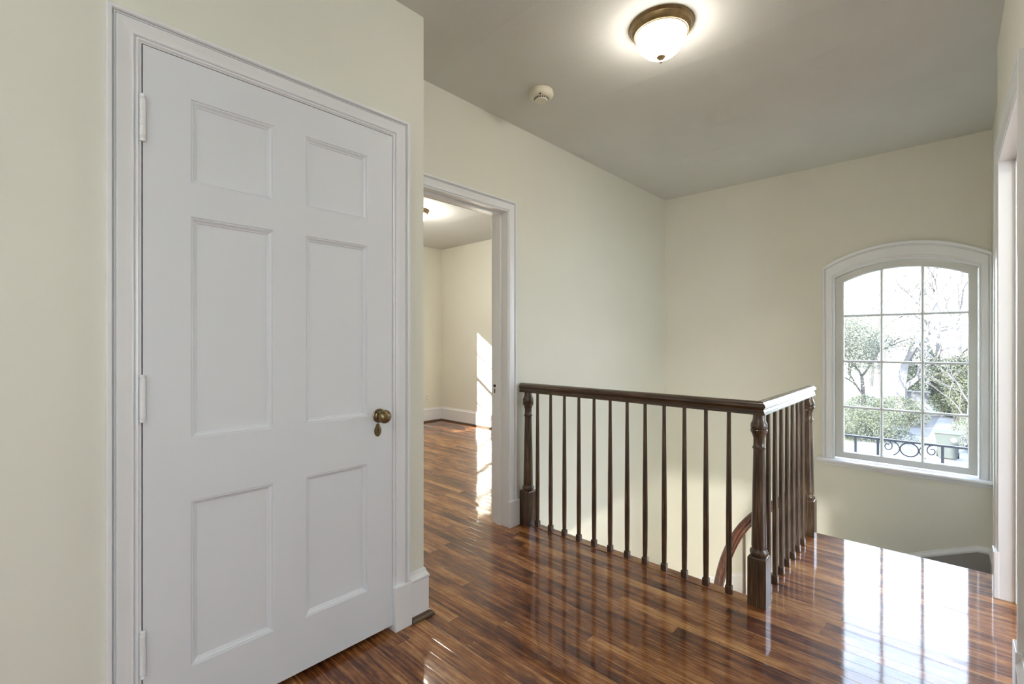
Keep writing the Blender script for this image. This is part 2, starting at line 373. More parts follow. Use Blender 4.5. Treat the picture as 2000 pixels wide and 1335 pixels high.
# ------------------------------------------------------------------ trim profiles
CAS = [(0, 0), (0, 0.006), (0.05, 0.010), (0.10, 0.009), (0.11, 0.0035), (0.155, 0.004), (0.165, 0.010), (0.21, 0.012), (0.24, 0.010),
       (0.30, 0.0105), (0.42, 0.0125), (0.55, 0.0155), (0.66, 0.018), (0.70, 0.018), (0.705, 0.012), (0.735, 0.012), (0.755, 0.018), (0.78, 0.0185), (0.80, 0.013),
       (0.815, 0.013), (0.82, 0.022), (0.86, 0.0255), (0.96, 0.0255), (1.0, 0.022), (1.0, 0)]
def casing(parent, P, a0, a1, top, w_, bottom, vs=1.0, wtop=None):
    """legs + head; a0,a1 inner opening edges"""
    bm = bmesh.new(); wt = wtop or w_
    inner = [(a0, bottom), (a0, top), (a1, top), (a1, bottom)]
    outer = [(a0 - w_, bottom), (a0 - w_, top + wt), (a1 + w_, top + wt), (a1 + w_, bottom)]
    sweep(bm, inner, outer, [(t, v * vs) for t, v in CAS], P)
    return obj('casing', bm, M_TRIM, parent)
BASE = [(0, 0), (0.016, 0), (0.016, 0.165), (0.019, 0.170), (0.019, 0.176), (0.013, 0.184), (0.008, 0.194), (0.006, 0.205), (0, 0.207)]
def run2d(bm, path, prof, ccw=1, z=0.0):
    """sweep profile (v outwards, height) along a polyline in plan; outward = left of travel * ccw"""
    n = len(path); rings = []
    for i, p in enumerate(path):
        p = Vector(p)
        d0 = (p - Vector(path[i - 1])).normalized() if i > 0 else None
        d1 = (Vector(path[i + 1]) - p).normalized() if i < n - 1 else None
        if d0 is None: d0 = d1
        if d1 is None: d1 = d0
        n0 = Vector((-d0.y, d0.x)) * ccw; n1 = Vector((-d1.y, d1.x)) * ccw
        m = (n0 + n1); m = m / (m.length ** 2 / 2) if m.length > 1e-6 else n0
        rings.append([bm.verts.new((p.x + m.x * v, p.y + m.y * v, z + h)) for v, h in prof])
    k = len(prof)
    for a, b in zip(rings, rings[1:]):
        for j in range(k): bm.faces.new([a[j], a[(j + 1) % k], b[(j + 1) % k], b[j]])
    bm.faces.new(rings[0]); bm.faces.new(rings[-1][::-1])
QRP = [(0, 0)] + [(0.019 * math.cos(a * PI / 12), 0.022 * math.sin(a * PI / 12)) for a in range(7)]
def baseboard(name, path, ccw, qr=True, qpath=None):
    bm = bmesh.new(); run2d(bm, path, BASE, ccw); o = struct(obj(name, bm, M_TRIM))
    if qr:
        bm = bmesh.new(); run2d(bm, qpath or path, [(0.016 + v, h) for v, h in QRP], ccw); obj('quarter_round', bm, M_QR, o)['label'] = 'dark stained quarter round moulding'
    return o

# ------------------------------------------------------------------ door 1: closed six-panel door in the left wall
d1 = struct(empty('door_1', (XD, 0.667, 0)), 'white six-panel door, closed, in the left wall with a brass knob', 'door')
def ch(o): # keep world placement for children of an Empty parent
    o.matrix_parent_inverse = Matrix.Translation(-o.parent.location) if o.parent.type == 'EMPTY' else Matrix.Identity(4)
    return o
ch(casing(d1, PX(XD, 1), 0.2505, 1.078, 2.042, 0.073, 0.18, wtop=0.069))
SX = XD + 0.004
ky = 1.0096
def zc(z): return CAM_H + (z - CAM_H) * 1.0096
cols = [(0.371 * ky, 0.606 * ky), (0.713 * ky, 0.953 * ky)]
rows = [(zc(1.667), zc(1.917)), (zc(0.901), zc(1.566)), (zc(0.219), zc(0.716))]
DY0, DY1, DZ0, DZ1 = 0.2590, 1.0755, 0.025, 2.0365
bm = bmesh.new()
ys = [DY0, cols[0][0], cols[0][1], cols[1][0], cols[1][1], DY1]
zs = [DZ0, rows[2][0], rows[2][1], rows[1][0], rows[1][1], rows[0][0], rows[0][1], DZ1]
for i in range(5):
    for j in range(7):
        if i in (1, 3) and j in (1, 3, 5): continue
        box(bm, SX - 0.035, SX, ys[i], ys[i + 1], zs[j], zs[j + 1])
bmesh.ops.remove_doubles(bm, verts=bm.verts[:], dist=1e-5)
leaf = ch(obj('door_leaf', bm, M_DOOR, d1))
for (ya, yb) in cols:
    for (za, zb) in rows:
        bm = bmesh.new(); rings = []
        for ins, dep in ((0, 0.0002), (0.0015, -0.003), (0.004, -0.0035), (0.0055, -0.002), (0.012, -0.0085), (0.0155, -0.0095), (0.017, -0.0125)):
            rings.append([bm.verts.new((SX + dep, y, z)) for y, z in ((ya + ins, za + ins), (yb - ins, za + ins), (yb - ins, zb - ins), (ya + ins, zb - ins))])
        for a, b in zip(rings, rings[1:]):
            for k in range(4): bm.faces.new([a[k], a[(k + 1) % 4], b[(k + 1) % 4], b[k]])
        bm.faces.new(rings[-1])
        back = [bm.verts.new((SX - 0.03, v.co.y, v.co.z)) for v in rings[0]]
        for k in range(4): bm.faces.new([rings[0][k], rings[0][(k + 1) % 4], back[(k + 1) % 4], back[k]])
        bm.faces.new(back[::-1])
        ch(obj('door_panel', bm, M_DOOR, d1))
# jamb behind the gap
bm = bmesh.new()
box(bm, XD - 0.12, XD + 0.0045, 0.2400, 0.2555, 0, 2.0395); box(bm, XD - 0.12, XD + 0.0045, 1.0775, 1.093, 0, 2.0395); box(bm, XD - 0.12, XD + 0.0045, 0.2400, 1.093, 2.0395, 2.058)
box(bm, XD - 0.06, XD - 0.034, 0.2555, 0.268, 0, 2.04); box(bm, XD - 0.06, XD - 0.034, 1.066, 1.0775, 0, 2.04); box(bm, XD - 0.06, XD - 0.034, 0.268, 1.066, 2.028, 2.0395)
bmesh.ops.remove_doubles(bm, verts=bm.verts[:], dist=1e-5)
ch(obj('jamb', bm, M_TRIM, d1))
for a, b in ((0.170, 0.2520), (1.0765, 1.158)):
    bm = bmesh.new(); bevbox(bm, XD, XD + 0.0275, a, b, 0, 0.183, 0.003)
    ch(obj('plinth_block', bm, M_TRIM, d1))
# knob with rosette, keyhole plate
RX = Matrix.Rotation(PI / 2, 4, 'Y')
KY, KZ = 1.0145, 0.895
bm = bmesh.new()
lathe(bm, [(0.0, 0.0), (0.0085, 0.0), (0.0085, 0.022), (0.012, 0.026), (0.022, 0.031), (0.0265, 0.039), (0.0265, 0.046), (0.022, 0.054), (0.012, 0.0585), (0, 0.0595)], 28, (SX, KY, KZ), RX)
kn = obj('door_knob', bm, M_BRASS, d1, True); ch(kn); kn['label'] = 'aged brass knob'
bm = bmesh.new(); lathe(bm, [(0, 0), (0.0285, 0), (0.0285, 0.002), (0.026, 0.004), (0.022, 0.005), (0.019, 0.004), (0.015, 0.007), (0.0, 0.007)], 28, (SX, KY, KZ), RX)
ro = obj('rosette', bm, M_BRASS, kn, True)
bm = bmesh.new()
EY, EZ = 1.008, 0.835
for (ry, rz, h, cz_) in ((0.0155, 0.023, 0.003, 0.0), (0.009, 0.010, 0.0032, 0.020)):
    lathe(bm, [(0, 0), (1, 0), (1, 0.7), (0.85, 1), (0, 1)], 26, (SX, EY, EZ + cz_), Matrix.Diagonal((h, ry, rz, 1)) @ RX)
kp = obj('keyhole_plate', bm, M_BRASS, d1, True); ch(kp); kp['label'] = 'oval brass keyhole plate'
bm = bmesh.new(); lathe(bm, [(0, 0), (0.0035, 0), (0.0035, 0.0006), (0, 0.0006)], 14, (SX + 0.003, EY, EZ + 0.006), RX); box(bm, SX + 0.003, SX + 0.0036, EY - 0.0018, EY + 0.0018, EZ - 0.009, EZ + 0.006)
obj('keyhole', bm, M_DARK, kp)
for hz in (1.826, 1.03, 0.305):
    bm = bmesh.new(); h = 0.055
    pr = [(0, -h - 0.014), (0.006, -h - 0.012), (0.0075, -h - 0.007), (0.006, -h - 0.003), (0.0075, -h - 0.001), (0.0075, -h + 0.001), (0.006, -h + 0.002), (0.0075, -h + 0.003)]
    for k in (-0.4, 0.0, 0.4):
        pr += [(0.0075, k * h - 0.0006), (0.0068, k * h), (0.0075, k * h + 0.0006)]
    pr += [(0.0075, h - 0.003), (0.006, h - 0.002), (0.0075, h - 0.001), (0.0075, h + 0.001), (0.006, h + 0.003), (0.0075, h + 0.007), (0.006, h + 0.012), (0, h + 0.014)]
    lathe(bm, pr, 18, (SX + 0.0075, 0.2572, hz))
    box(bm, XD + 0.001, SX + 0.0015, 0.2515, 0.2572, hz - h, hz + h)
    ch(obj('hinge', bm, M_TRIM, d1, True))
# dark behind the door bottom gap: closet floor is the hall floor running under
bm = bmesh.new(); box(bm, -2.2, XD - 0.1, 0.1, 1.116, -0.02, -0.001); box(bm, -2.22, -2.2, 0.08, 1.236, -0.02, CZ); box(bm, -2.2, XD - 0.12, 0.08, 0.1, -0.02, CZ)
struct(obj('wall_closet', bm, M_WALL))

# baseboards
baseboard('baseboard_left', [(XD, 1.158), (XD, YC), (XS, YC)], -1)
baseboard('baseboard_left_rear', [(XD, -2.0), (XD, 0.172)], -1)

# ------------------------------------------------------------------ door 2: open doorway in the stair wall
d2 = struct(empty('door_2', (XS, 1.8, 0)), 'open cased doorway in the stair wall, left of the stair railing, leading to an empty bedroom', 'doorway')
ch(casing(d2, PX(XS, 1), 1.42, 2.182, 2.028, 0.071, 0.165))
bm = bmesh.new()
JT = 0.018
for a, b in ((1.402, 1.4192), (2.1828, 2.20)): box(bm, XS - 0.1322, XS + 0.0002, a, b, 0, 2.03)
box(bm, XS - 0.1322, XS + 0.0002, 1.4022, 2.1998, 2.0288, 2.048)
ch(obj('jamb', bm, M_TRIM, d2))
bm = bmesh.new()
bevbox(bm, XS - 0.085, XS - 0.048, 2.170, 2.1828, 0, 2.0288, 0.002); bevbox(bm, XS - 0.085, XS - 0.048, 1.42, 1.432, 0, 2.03, 0.002); bevbox(bm, XS - 0.085, XS - 0.048, 1.432, 2.170, 2.017, 2.0288, 0.002)
ch(obj('door_stop', bm, M_TRIM, d2))
for a, b in ((1.33, 1.42), (2.180, 2.275)):
    bm = bmesh.new(); bevbox(bm, XS, XS + 0.030, a, b, 0, 0.168, 0.003); ch(obj('plinth_block', bm, M_TRIM, d2))
ch(casing(d2, PX(XS - 0.132, -1), 1.42, 2.182, 2.028, 0.071, 0.0))
bm = bmesh.new(); box(bm, XS - 0.128, XS - 0.092, 2.1812, 2.1829, 0.84, 0.93)
sp_ = ch(obj('strike_plate', bm, M_TRIM, d2)); sp_['label'] = 'painted strike plate'
bm = bmesh.new(); box(bm, XS - 0.120, XS - 0.100, 2.1800, 2.1812, 0.895, 0.912); box(bm, XS - 0.113, XS - 0.105, 2.1800, 2.1812, 0.856, 0.884)
obj('latch_hole', bm, M_DARK, sp_)

# ------------------------------------------------------------------ door 3: cased doorway in the right wall
d3 = struct(empty('door_3', (XR, 2.7, 0)), 'cased doorway in the right wall, cut off by the photo edge', 'doorway')
ch(casing(d3, PX(XR, -1), DR0, DR1, 2.025, 0.088, 0.2, vs=0.55))
bm = bmesh.new()
for a, b in ((DR0 - 0.018, DR0 - 0.0008), (DR1 + 0.0008, DR1 + 0.018)): box(bm, XR - 0.0002, XR + 0.145, a, b, 0, 2.03)
box(bm, XR - 0.0002, XR + 0.145, DR0 - 0.0178, DR1 + 0.0178, 2.0258, 2.043)
bevbox(bm, XR + 0.05, XR + 0.10, DR1 - 0.012, DR1, 0, 2.025, 0.002); bevbox(bm, XR + 0.05, XR + 0.10, DR0, DR1, 2.013, 2.025, 0.002)
ch(obj('jamb', bm, M_TRIM, d3))
for a, b in ((DR0 - 0.094, DR0), (DR1 - 0.002, DR1 + 0.094)):
    bm = bmesh.new(); bevbox(bm, XR - 0.019, XR, a, b, 0, 0.215, 0.003); ch(obj('plinth_block', bm, M_TRIM, d3))
baseboard('baseboard_right', [(XR, 0.35), (XR, DR0 - 0.094)], 1)

# ------------------------------------------------------------------ window 1 (arched)
w1 = struct(empty('window_1', (wx, YW, WZ0)), 'arched twelve-pane window with moulded white casing on the stair wall', 'window')
OX0, OX1 = -0.740, 0.2145
inner = [(WX0, 0.262)] + arc_pts(wh, ARC_SP, ARC_CR, wx) + [(WX1, 0.262)]
oh = (OX1 - OX0) / 2; ox = (OX0 + OX1) / 2
outer = [(OX0, 0.262)] + arc_pts(oh, 1.793, 1.932, ox) + [(OX1, 0.262)]
bm = bmesh.new(); sweep(bm, inner, outer, CAS, PY(YW, -1)); ch(obj('casing', bm, M_TRIM, w1))
# sill (stool) and apron moulding
bm = bmesh.new()
prof = [(0.0, 0.242), (0.050, 0.242), (0.058, 0.246), (0.061, 0.254), (0.058, 0.262), (0.050, 0.266), (-0.06, 0.268), (-0.06, 0.242)]
def barx(bm, x0, x1, prof, ybase, sgn=-1):
    r0 = [bm.verts.new((x0, ybase + sgn * v, z)) for v, z in prof]; r1 = [bm.verts.new((x1, ybase + sgn * v, z)) for v, z in prof]
    k = len(prof)
    for j in range(k): bm.faces.new([r0[j], r0[(j + 1) % k], r1[(j + 1) % k], r1[j]])
    bm.faces.new(r0); bm.faces.new(r1[::-1])
barx(bm, -0.775, XR2 - 0.001, [(0, .242), (.050, .242), (.058, .246), (.061, .254), (.058, .262), (.050, .266), (0, .267)], YW)
barx(bm, WX0, WX1, [(0, .242), (0, .2675), (-.1, .270), (-.1, .242)], YW)
ch(obj('window_sill', bm, M_TRIM, w1))
bm = bmesh.new(); barx(bm, -0.728, XR2 - 0.001, [(0, .242), (.026, .242), (.028, .236), (.022, .231), (.014, .228), (.014, .224), (.018, .219), (.016, .213), (0, .211)], YW)
ch(obj('apron', bm, M_TRIM, w1))
# jamb lining
SY = YW + 0.018          # sash face
GY = SY + 0.018
GX0, GX1, GZ0 = -0.604, 0.100, 0.326
gx = (GX0 + GX1) / 2; gh = (GX1 - GX0) / 2
sin_ = [(GX0, GZ0)] + arc_pts(gh, 1.664, 1.748, gx) + [(GX1, GZ0)]
sout = [(WX0 + 0.004, 0.278)] + arc_pts(wh - 0.004, ARC_SP - 0.002, ARC_CR - 0.006, wx) + [(WX1 - 0.004, 0.278)]
bm = bmesh.new()
SP = [(0, 0.024), (0, 0.006), (0.10, 0.0), (1.0, 0.0), (1.0, 0.036), (0, 0.036)]
sweep(bm, sin_ + [sin_[0]], sout + [sout[0]], SP, PY(SY, 1))
ch(obj('sash', bm, M_SASH, w1))
bm = bmesh.new()
MUN = [(-0.0095, 0.018), (-0.0095, 0.012), (-0.004, 0.003), (0.004, 0.003), (0.0095, 0.012), (0.0095, 0.018)]
def zarc(x):
    rise = 1.748 - 1.664; R = (gh * gh + rise * rise) / (2 * rise); return 1.748 - R + math.sqrt(R * R - (x - gx) ** 2)
for mx_ in (-0.369, -0.136):
    k = len(MUN); top = zarc(mx_) + 0.004
    lo = [bm.verts.new((mx_ + a, SY + v, GZ0 - 0.004)) for a, v in MUN]; hi = [bm.verts.new((mx_ + a, SY + v, top)) for a, v in MUN]
    for j in range(k): bm.faces.new([lo[j], lo[(j + 1) % k], hi[(j + 1) % k], hi[j]])
for mz in (0.681, 1.041, 1.398):
    k = len(MUN)
    lo = [bm.verts.new((GX0 - 0.004, SY + v + 0.0007, mz + a)) for a, v in MUN]; hi = [bm.verts.new((GX1 + 0.004, SY + v + 0.0007, mz + a)) for a, v in MUN]
    for j in range(k): bm.faces.new([lo[j], lo[(j + 1) % k], hi[(j + 1) % k], hi[j]])
ch(obj('muntins', bm, M_SASH, w1))
bm = bmesh.new()
gp = [(GX0 - .006, GZ0 - .006)] + [(a, b + .006) for a, b in arc_pts(gh + .006, 1.664, 1.748, gx)] + [(GX1 + .006, GZ0 - .006)]
fr = [bm.verts.new((a, GY + 0.002, b)) for a, b in gp]; bk = [bm.verts.new((a, GY + 0.005, b)) for a, b in gp]
bm.faces.new(fr); bm.faces.new(bk[::-1])
for i in range(len(gp)): bm.faces.new([fr[i], fr[(i + 1) % len(gp)], bk[(i + 1) % len(gp)], bk[i]])
ch(obj('glass', bm, M_GLASS, w1))

# bedroom window, then unseen hall, study and lower windows added for daylight
def rect_window(name, P, a0, a1, z0, z1, na, nz, label, th=0.03, fw=0.045):
    r = struct(empty(name, P((a0 + a1) / 2, z0, 0)), label, 'window')
    bm = bmesh.new()
    def bb(a, b, c, d, v0, v1):
        p = P(a, c, v0); q = P(b, d, v1); box(bm, min(p[0], q[0]), max(p[0], q[0]), min(p[1], q[1]), max(p[1], q[1]), c, d)
    bb(a0, a0 + fw, z0, z1, 0, th); bb(a1 - fw, a1, z0, z1, 0, th); bb(a0 + fw, a1 - fw, z0, z0 + fw, 0, th); bb(a0 + fw, a1 - fw, z1 - fw, z1, 0, th)
    zm = (z0 + z1) / 2; bb(a0 + fw, a1 - fw, zm - 0.022, zm + 0.022, 0, th)
    ch(obj('sash', bm, M_SASH, r)); bm = bmesh.new()
    for k in range(1, na): a = a0 + (a1 - a0) * k / na; bb(a - .009, a + .009, z0 + fw, z1 - fw, .006, th - .006)
    for k in range(1, nz):
        if nz % 2 == 0 and k == nz // 2: continue
        z = z0 + (z1 - z0) * k / nz; bb(a0 + fw, a1 - fw, z - .009, z + .009, .0065, th - .0065)
    ch(obj('muntins', bm, M_SASH, r)); bm = bmesh.new(); bb(a0 + .01, a1 - .01, z0 + .01, z1 - .01, th / 2 - .001, th / 2 + .001)
    ch(obj('glass', bm, M_GLASS, r)); return r
rect_window('window_2', PX(BX0 - 0.045, 1), 1.75, 2.59, 0.55, 1.93, 1, 4, 'double-hung bedroom window that throws the sun patch on the bedroom wall', 0.03, 0.03)
rect_window('added_window_3', PX(2.54, 1), -1.95, -0.65, 0.5, 2.3, 3, 4, 'added unseen window at the end of the hall behind the camera, for daylight')  # unseen, put in to bring daylight onto the door wall
rect_window('added_window_4', PX(3.54, 1), 0.6, 4.2, 0.5, 2.35, 6, 4, 'added unseen window lighting the room to the right of the hall')  # unseen, added and enlarged to send daylight through the right doorway

rect_window('added_window_5', PY(4.54, -1), 0.8, 3.3, -2.7, -0.45, 4, 4, 'added unseen ground floor window below the room on the right, for daylight')  # unseen, added to brighten the stairwell from below

# ------------------------------------------------------------------ landing railing
rl = thing(empty('stair_railing', (-0.63, 2.33, 0)), 'L-shaped dark oak railing with turned newels and thin balusters around the stairwell', 'railing')
HR = [(0.0, 0.060), (0.010, 0.0595), (0.020, 0.056), (0.027, 0.050), (0.031, 0.042), (0.031, 0.036), (0.027, 0.031), (0.023, 0.027), (0.0215, 0.022), (0.024, 0.0175), (0.026, 0.015), (0.026, 0.013), (0.024, 0.0125), (0.024, 0.010), (0.028, 0.0085), (0.029, 0.004), (0.028, 0.0), (0.0, 0.0)]
HRF = [(a, b) for a, b in HR[::-1]] + [(-a, b) for a, b in HR[1:-1]]
HRZ = 0.862
def hrail(parent, path, name, mat, z=HRZ, prof=HRF):
    bm = bmesh.new(); run2d(bm, path, prof, 1, z); return obj(name, bm, mat, parent, True)
# mitred corner at (-0.63, 2.33)
bm = bmesh.new()
def rail_seg(p, q, mp, mq, mat, name='handrail'):
    """straight rail p->q with end directions mp,mq (plane offset slopes): ends cut so that offset s shifts by slope*s"""
    bm = bmesh.new(); p = Vector(p); q = Vector(q); d = (q - p).normalized(); n_ = Vector((-d.y, d.x)); rings = []
    steps = [0] + [i / 6 for i in range(1, 6)] + [1]
    for t in steps:
        ring = []
        for s, h in HRF:
            off = 0
            if t == 0: off = mp * s
            if t == 1: off = mq * s
            c = p + (q - p) * t + n_ * s + d * off
            ring.append(bm.verts.new((c.x, c.y, HRZ + h)))
        rings.append(ring)
    k = len(HRF)
    for a, b in zip(rings, rings[1:]):
        for j in range(k): bm.faces.new([a[j], a[(j + 1) % k], b[(j + 1) % k], b[j]])
    bm.faces.new(rings[0]); bm.faces.new(rings[-1][::-1]); return ch(obj(name, bm, mat, rl, True))
RXc, RYc = -0.627, 2.325
rail_seg((-2.072, RYc), (RXc, RYc), 0, -1, M_OAK_X)
rail_seg((RXc, RYc), (RXc, 3.395), 1, 0, M_OAK_Y)
bm = bmesh.new(); bevbox(bm, -1.98, -0.670, 2.301, 2.364, 0.0, 0.003, 0.001, 1)
ch(obj('base_strip', bm, M_FLOOR, rl))
def newel_bm(c):
    bm = bmesh.new(); s = 0.0385; b = bmesh.new(); box(b, -s, s, -s, s, 0, 0.222)
    topv = [v for v in b.verts if v.co.z > 0.1]
    bmesh.ops.bevel(b, geom=[e for e in b.edges if all(v.co.z > 0.1 for v in e.verts)], offset=0.010, segments=3, affect='EDGES', profile=0.6)
    me = bpy.data.meshes.new('t'); b.to_mesh(me); b.free(); bm.from_mesh(me); bpy.data.meshes.remove(me)
    P_ = [(0.026, 0.220), (0.033, 0.222), (0.0375, 0.229), (0.0385, 0.238), (0.036, 0.247), (0.031, 0.252), (0.030, 0.256), (0.032, 0.262), (0.0315, 0.275), (0.031, 0.32), (0.0295, 0.42), (0.0275, 0.52), (0.0255, 0.61), (0.0238, 0.695),
          (0.0240, 0.704), (0.0275, 0.708), (0.0275, 0.714), (0.0242, 0.718), (0.0232, 0.735), (0.0235, 0.757), (0.027, 0.764), (0.027, 0.769), (0.031, 0.776), (0.0355, 0.786), (0.0355, 0.793), (0.0325, 0.796), (0.0345, 0.800), (0.0352, 0.812), (0.0335, 0.822), (0.0285, 0.832), (0.0255, 0.842), (0.0250, 0.862)]
    lathe(bm, P_, 30); bmesh.ops.translate(bm, vec=Vector(c), verts=bm.verts[:]); return bm
NP = [(-2.022, 2.327, 0), (-0.6305, 2.327, 0), (-0.6345, 3.372, 0)]
for p in NP:
    nw = ch(obj('newel_post', newel_bm(p), M_OAK_Z, rl, True))
def balu_bm():
    bm = bmesh.new(); bevbox(bm, -0.0145, 0.0145, -0.0145, 0.0145, 0.0, 0.040, 0.003, 1)
    lathe(bm, [(0.0118, 0.036), (0.0124, 0.046), (0.0132, 0.10), (0.0137, 0.18), (0.0135, 0.30), (0.0125, 0.45), (0.0112, 0.60), (0.0098, 0.75), (0.0092, 0.864)], 14); return bm
b0 = obj('baluster', balu_bm(), M_OAK_Z, rl, True); b0.location = (-1.94 - rl.location.x, RYc - rl.location.y, 0.001)
for i in range(1, 12):
    b = b0.copy(); C.objects.link(b); b.parent = rl; b.location = (-1.94 + 0.1072 * i - rl.location.x, RYc - rl.location.y, 0.001)
for i in range(7):
    b = b0.copy(); C.objects.link(b); b.parent = rl; b.location = (RXc - rl.location.x, 2.463 + 0.1185 * i - rl.location.y, 0.001)

# ------------------------------------------------------------------ winding stair in the well
PV = (-0.93, 3.40); RS = 0.212; DA = 23.0
def ray_box(a):
    a = math.radians(a); dx, dy = math.cos(a), math.sin(a); ts = []
    if dx > 1e-6: ts.append((XR2 - PV[0]) / dx)
    if dx < -1e-6: ts.append((XS - PV[0]) / dx)
    if dy > 1e-6: ts.append((YW - PV[1]) / dy)
    if dy < -1e-6: ts.append((2.375 - PV[1]) / dy)
    t = min(ts); return (PV[0] + dx * t, PV[1] + dy * t)
corners = [(math.degrees(math.atan2(YW - PV[1], XR2 - PV[0])), (XR2, YW)), (math.degrees(math.atan2(YW - PV[1], XS - PV[0])), (XS, YW)), (360 + math.degrees(math.atan2(2.375 - PV[1], XS - PV[0])), (XS, 2.375))]
st = struct(empty('stair', (PV[0], PV[1], LOW)), 'winding oak stair going down behind the railing', 'stairs')
for k in range(11):
    a0, a1 = DA * k, DA * (k + 1)
    r0 = 0.22
    def ip(a): return (PV[0] + r0 * math.cos(math.radians(a)), PV[1] + r0 * math.sin(math.radians(a)))
    pts = [ip(a0), ray_box(a0 + (1.2 if k == 0 else 0))] + [c for a, c in corners if a0 < a < a1] + [ray_box(a1), ip(a1)]
    zt = -RS * (k + 1)
    if k == 0: pts[0] = (ip(0)[0], FE + 0.03); pts[1] = (XR2, FE + 0.03)
    bm = bmesh.new(); prism(bm, pts, zt - 0.035, zt); ch(obj('tread', bm, M_CARPET, st))
    bm = bmesh.new(); cxp = [(p[0] * 0.995 + PV[0] * 0.005, p[1] * 0.995 + PV[1] * 0.005) for p in pts]; prism(bm, cxp, zt - 0.30, zt - 0.035); ch(obj('riser', bm, M_TRIM, st))
bm = bmesh.new(); box(bm, XS, 3.6, -2.0, YW, LOW - 0.1, LOW); struct(obj('floor_lower', bm, paint('pale_bounce_floor', (0.68, 0.66, 0.60), 0.4, 0.05, 0.1, 20)))  # unseen floor made pale to bounce light up the stairwell
bm = bmesh.new(); box(bm, XS - 0.132, XS, -2.12, YC, LOW, -0.3); box(bm, XS - 0.132, 3.62, -2.24, -2.12, LOW, -0.3); box(bm, 3.5, 3.62, -2.12, 4.6, LOW, -0.3); box(bm, 2.62, 3.62, -2.12, 0.35, -0.3, -0.2); struct(obj('wall_lower', bm, M_WALL))
wall_y('wall_lower_front', 4.48, 4.6, XR2 + 0.4, 3.5, LOW, -0.3, [(0.8, 3.3, -2.7, -0.45)])

# skirt boards with cap
sk = struct(empty('trim_3', (0, YW, -0.3)), 'sloping skirt board with moulded cap under the arched window', 'skirt board')
def skirt(pts, Pm, drop, cap=0.020, th=0.014, mat=None):
    bm = bmesh.new(); k = len(pts)
    up = [bm.verts.new(Pm(a, z, th)) for a, z in pts]; dn = [bm.verts.new(Pm(a, z - drop, th)) for a, z in pts]
    ub = [bm.verts.new(Pm(a, z, 0)) for a, z in pts]; db = [bm.verts.new(Pm(a, z - drop, 0)) for a, z in pts]
    for i in range(k - 1):
        for A, B in ((up, dn), (ub, up), (dn, db)): bm.faces.new([A[i], A[i + 1], B[i + 1], B[i]])
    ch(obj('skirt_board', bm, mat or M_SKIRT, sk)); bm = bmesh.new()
    pf = [(0, 0.0), (th + 0.004, 0.0), (th + 0.005, 0.012), (th + 0.001, 0.022), (0.008, 0.030), (0.006, 0.038), (0, 0.040)]
    rings = [[bm.verts.new(Pm(a, z + h, v)) for v, h in pf] for a, z in pts]
    for A, B in zip(rings, rings[1:]):
        for j in range(len(pf)): bm.faces.new([A[j], A[(j + 1) % len(pf)], B[(j + 1) % len(pf)], B[j]])
    o = ch(obj('skirt_cap', bm, M_TRIM, sk)); o['label'] = 'white moulded cap'
skirt([(XR2, -0.228), (0.145, -0.228), (-0.75, -0.634)], PY(YW, -1), 0.32)  # grey on this run, trim white on the next
skirt([(-0.75, -0.634), (-1.32, -0.892), (XS, -1.235)], PY(YW, -1), 0.32, mat=M_TRIM)
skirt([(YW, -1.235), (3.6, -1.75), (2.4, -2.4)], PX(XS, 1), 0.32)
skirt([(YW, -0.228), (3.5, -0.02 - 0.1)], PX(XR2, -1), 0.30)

# curved handrail of the stair
wr = thing(empty('stair_handrail', (PV[0], PV[1], -1.0)), 'red-brown curved handrail winding down the stairwell behind the corner newel', 'handrail')
HC = (-0.955, 3.49); HRr = 0.275
ctl = [(-6, 0.60), (0, 0.52), (20, 0.36), (45, 0.20), (70, 0.065), (90, -0.015), (110, -0.09), (135, -0.235), (157, -0.42), (180, -0.66), (205, -0.95), (235, -1.28), (270, -1.62)]
def hz_(a):
    for (a0, z0), (a1, z1) in zip(ctl, ctl[1:]):
        if a <= a1: return z0 + (z1 - z0) * (a - a0) / (a1 - a0)
    return ctl[-1][1]
def hz(a): return (hz_(max(-6, a - 9)) + 2 * hz_(a) + hz_(a + 9)) / 4
path = [Vector((HC[0] + HRr * 1.0, 3.40, 0.80)), Vector((HC[0] + HRr * 1.0, 3.425, 0.72))]
for i in range(0, 91): a = 0 + 270 * i / 90; path.append(Vector((HC[0] + HRr * math.cos(math.radians(a)), HC[1] + HRr * math.sin(math.radians(a)), hz(a))))
bm = bmesh.new(); rings = []
for i, p in enumerate(path):
    d = (path[min(i + 1, len(path) - 1)] - path[max(0, i - 1)]).normalized()
    side = Vector((d.y, -d.x, 0)); side = side.normalized() if side.length > 0.02 else Vector((1, 0, 0))
    if i < 2: side = Vector((1, 0, 0))
    upv = side.cross(d); upv = -upv if upv.z < 0 else upv
    rings.append([bm.verts.new(p + side * s * 0.9 + upv * (h * 1.05 - 0.03)) for s, h in HRF])
for A, B in zip(rings, rings[1:]):
    for j in range(len(HRF)): bm.faces.new([A[j], A[(j + 1) % len(HRF)], B[(j + 1) % len(HRF)], B[j]])
bm.faces.new(rings[0]); bm.faces.new(rings[-1][::-1])
ch(obj('handrail', bm, M_RED, wr, True))
for a in (30, 64, 124, 166, 200, 234):
    x = HC[0] + HRr * math.cos(math.radians(a)); y = HC[1] + HRr * math.sin(math.radians(a))
    kk = int(math.degrees(math.atan2(y - PV[1], x - PV[0])) % 360 // DA); zt = -RS * (kk + 1)
    if a in (98,): continue
    bm = bmesh.new(); lathe(bm, [(0.011, zt), (0.0125, zt + 0.2), (0.009, hz(a) - 0.022)], 12, (x, y, 0)); ch(obj('baluster', bm, M_OAK_Z, wr, True))

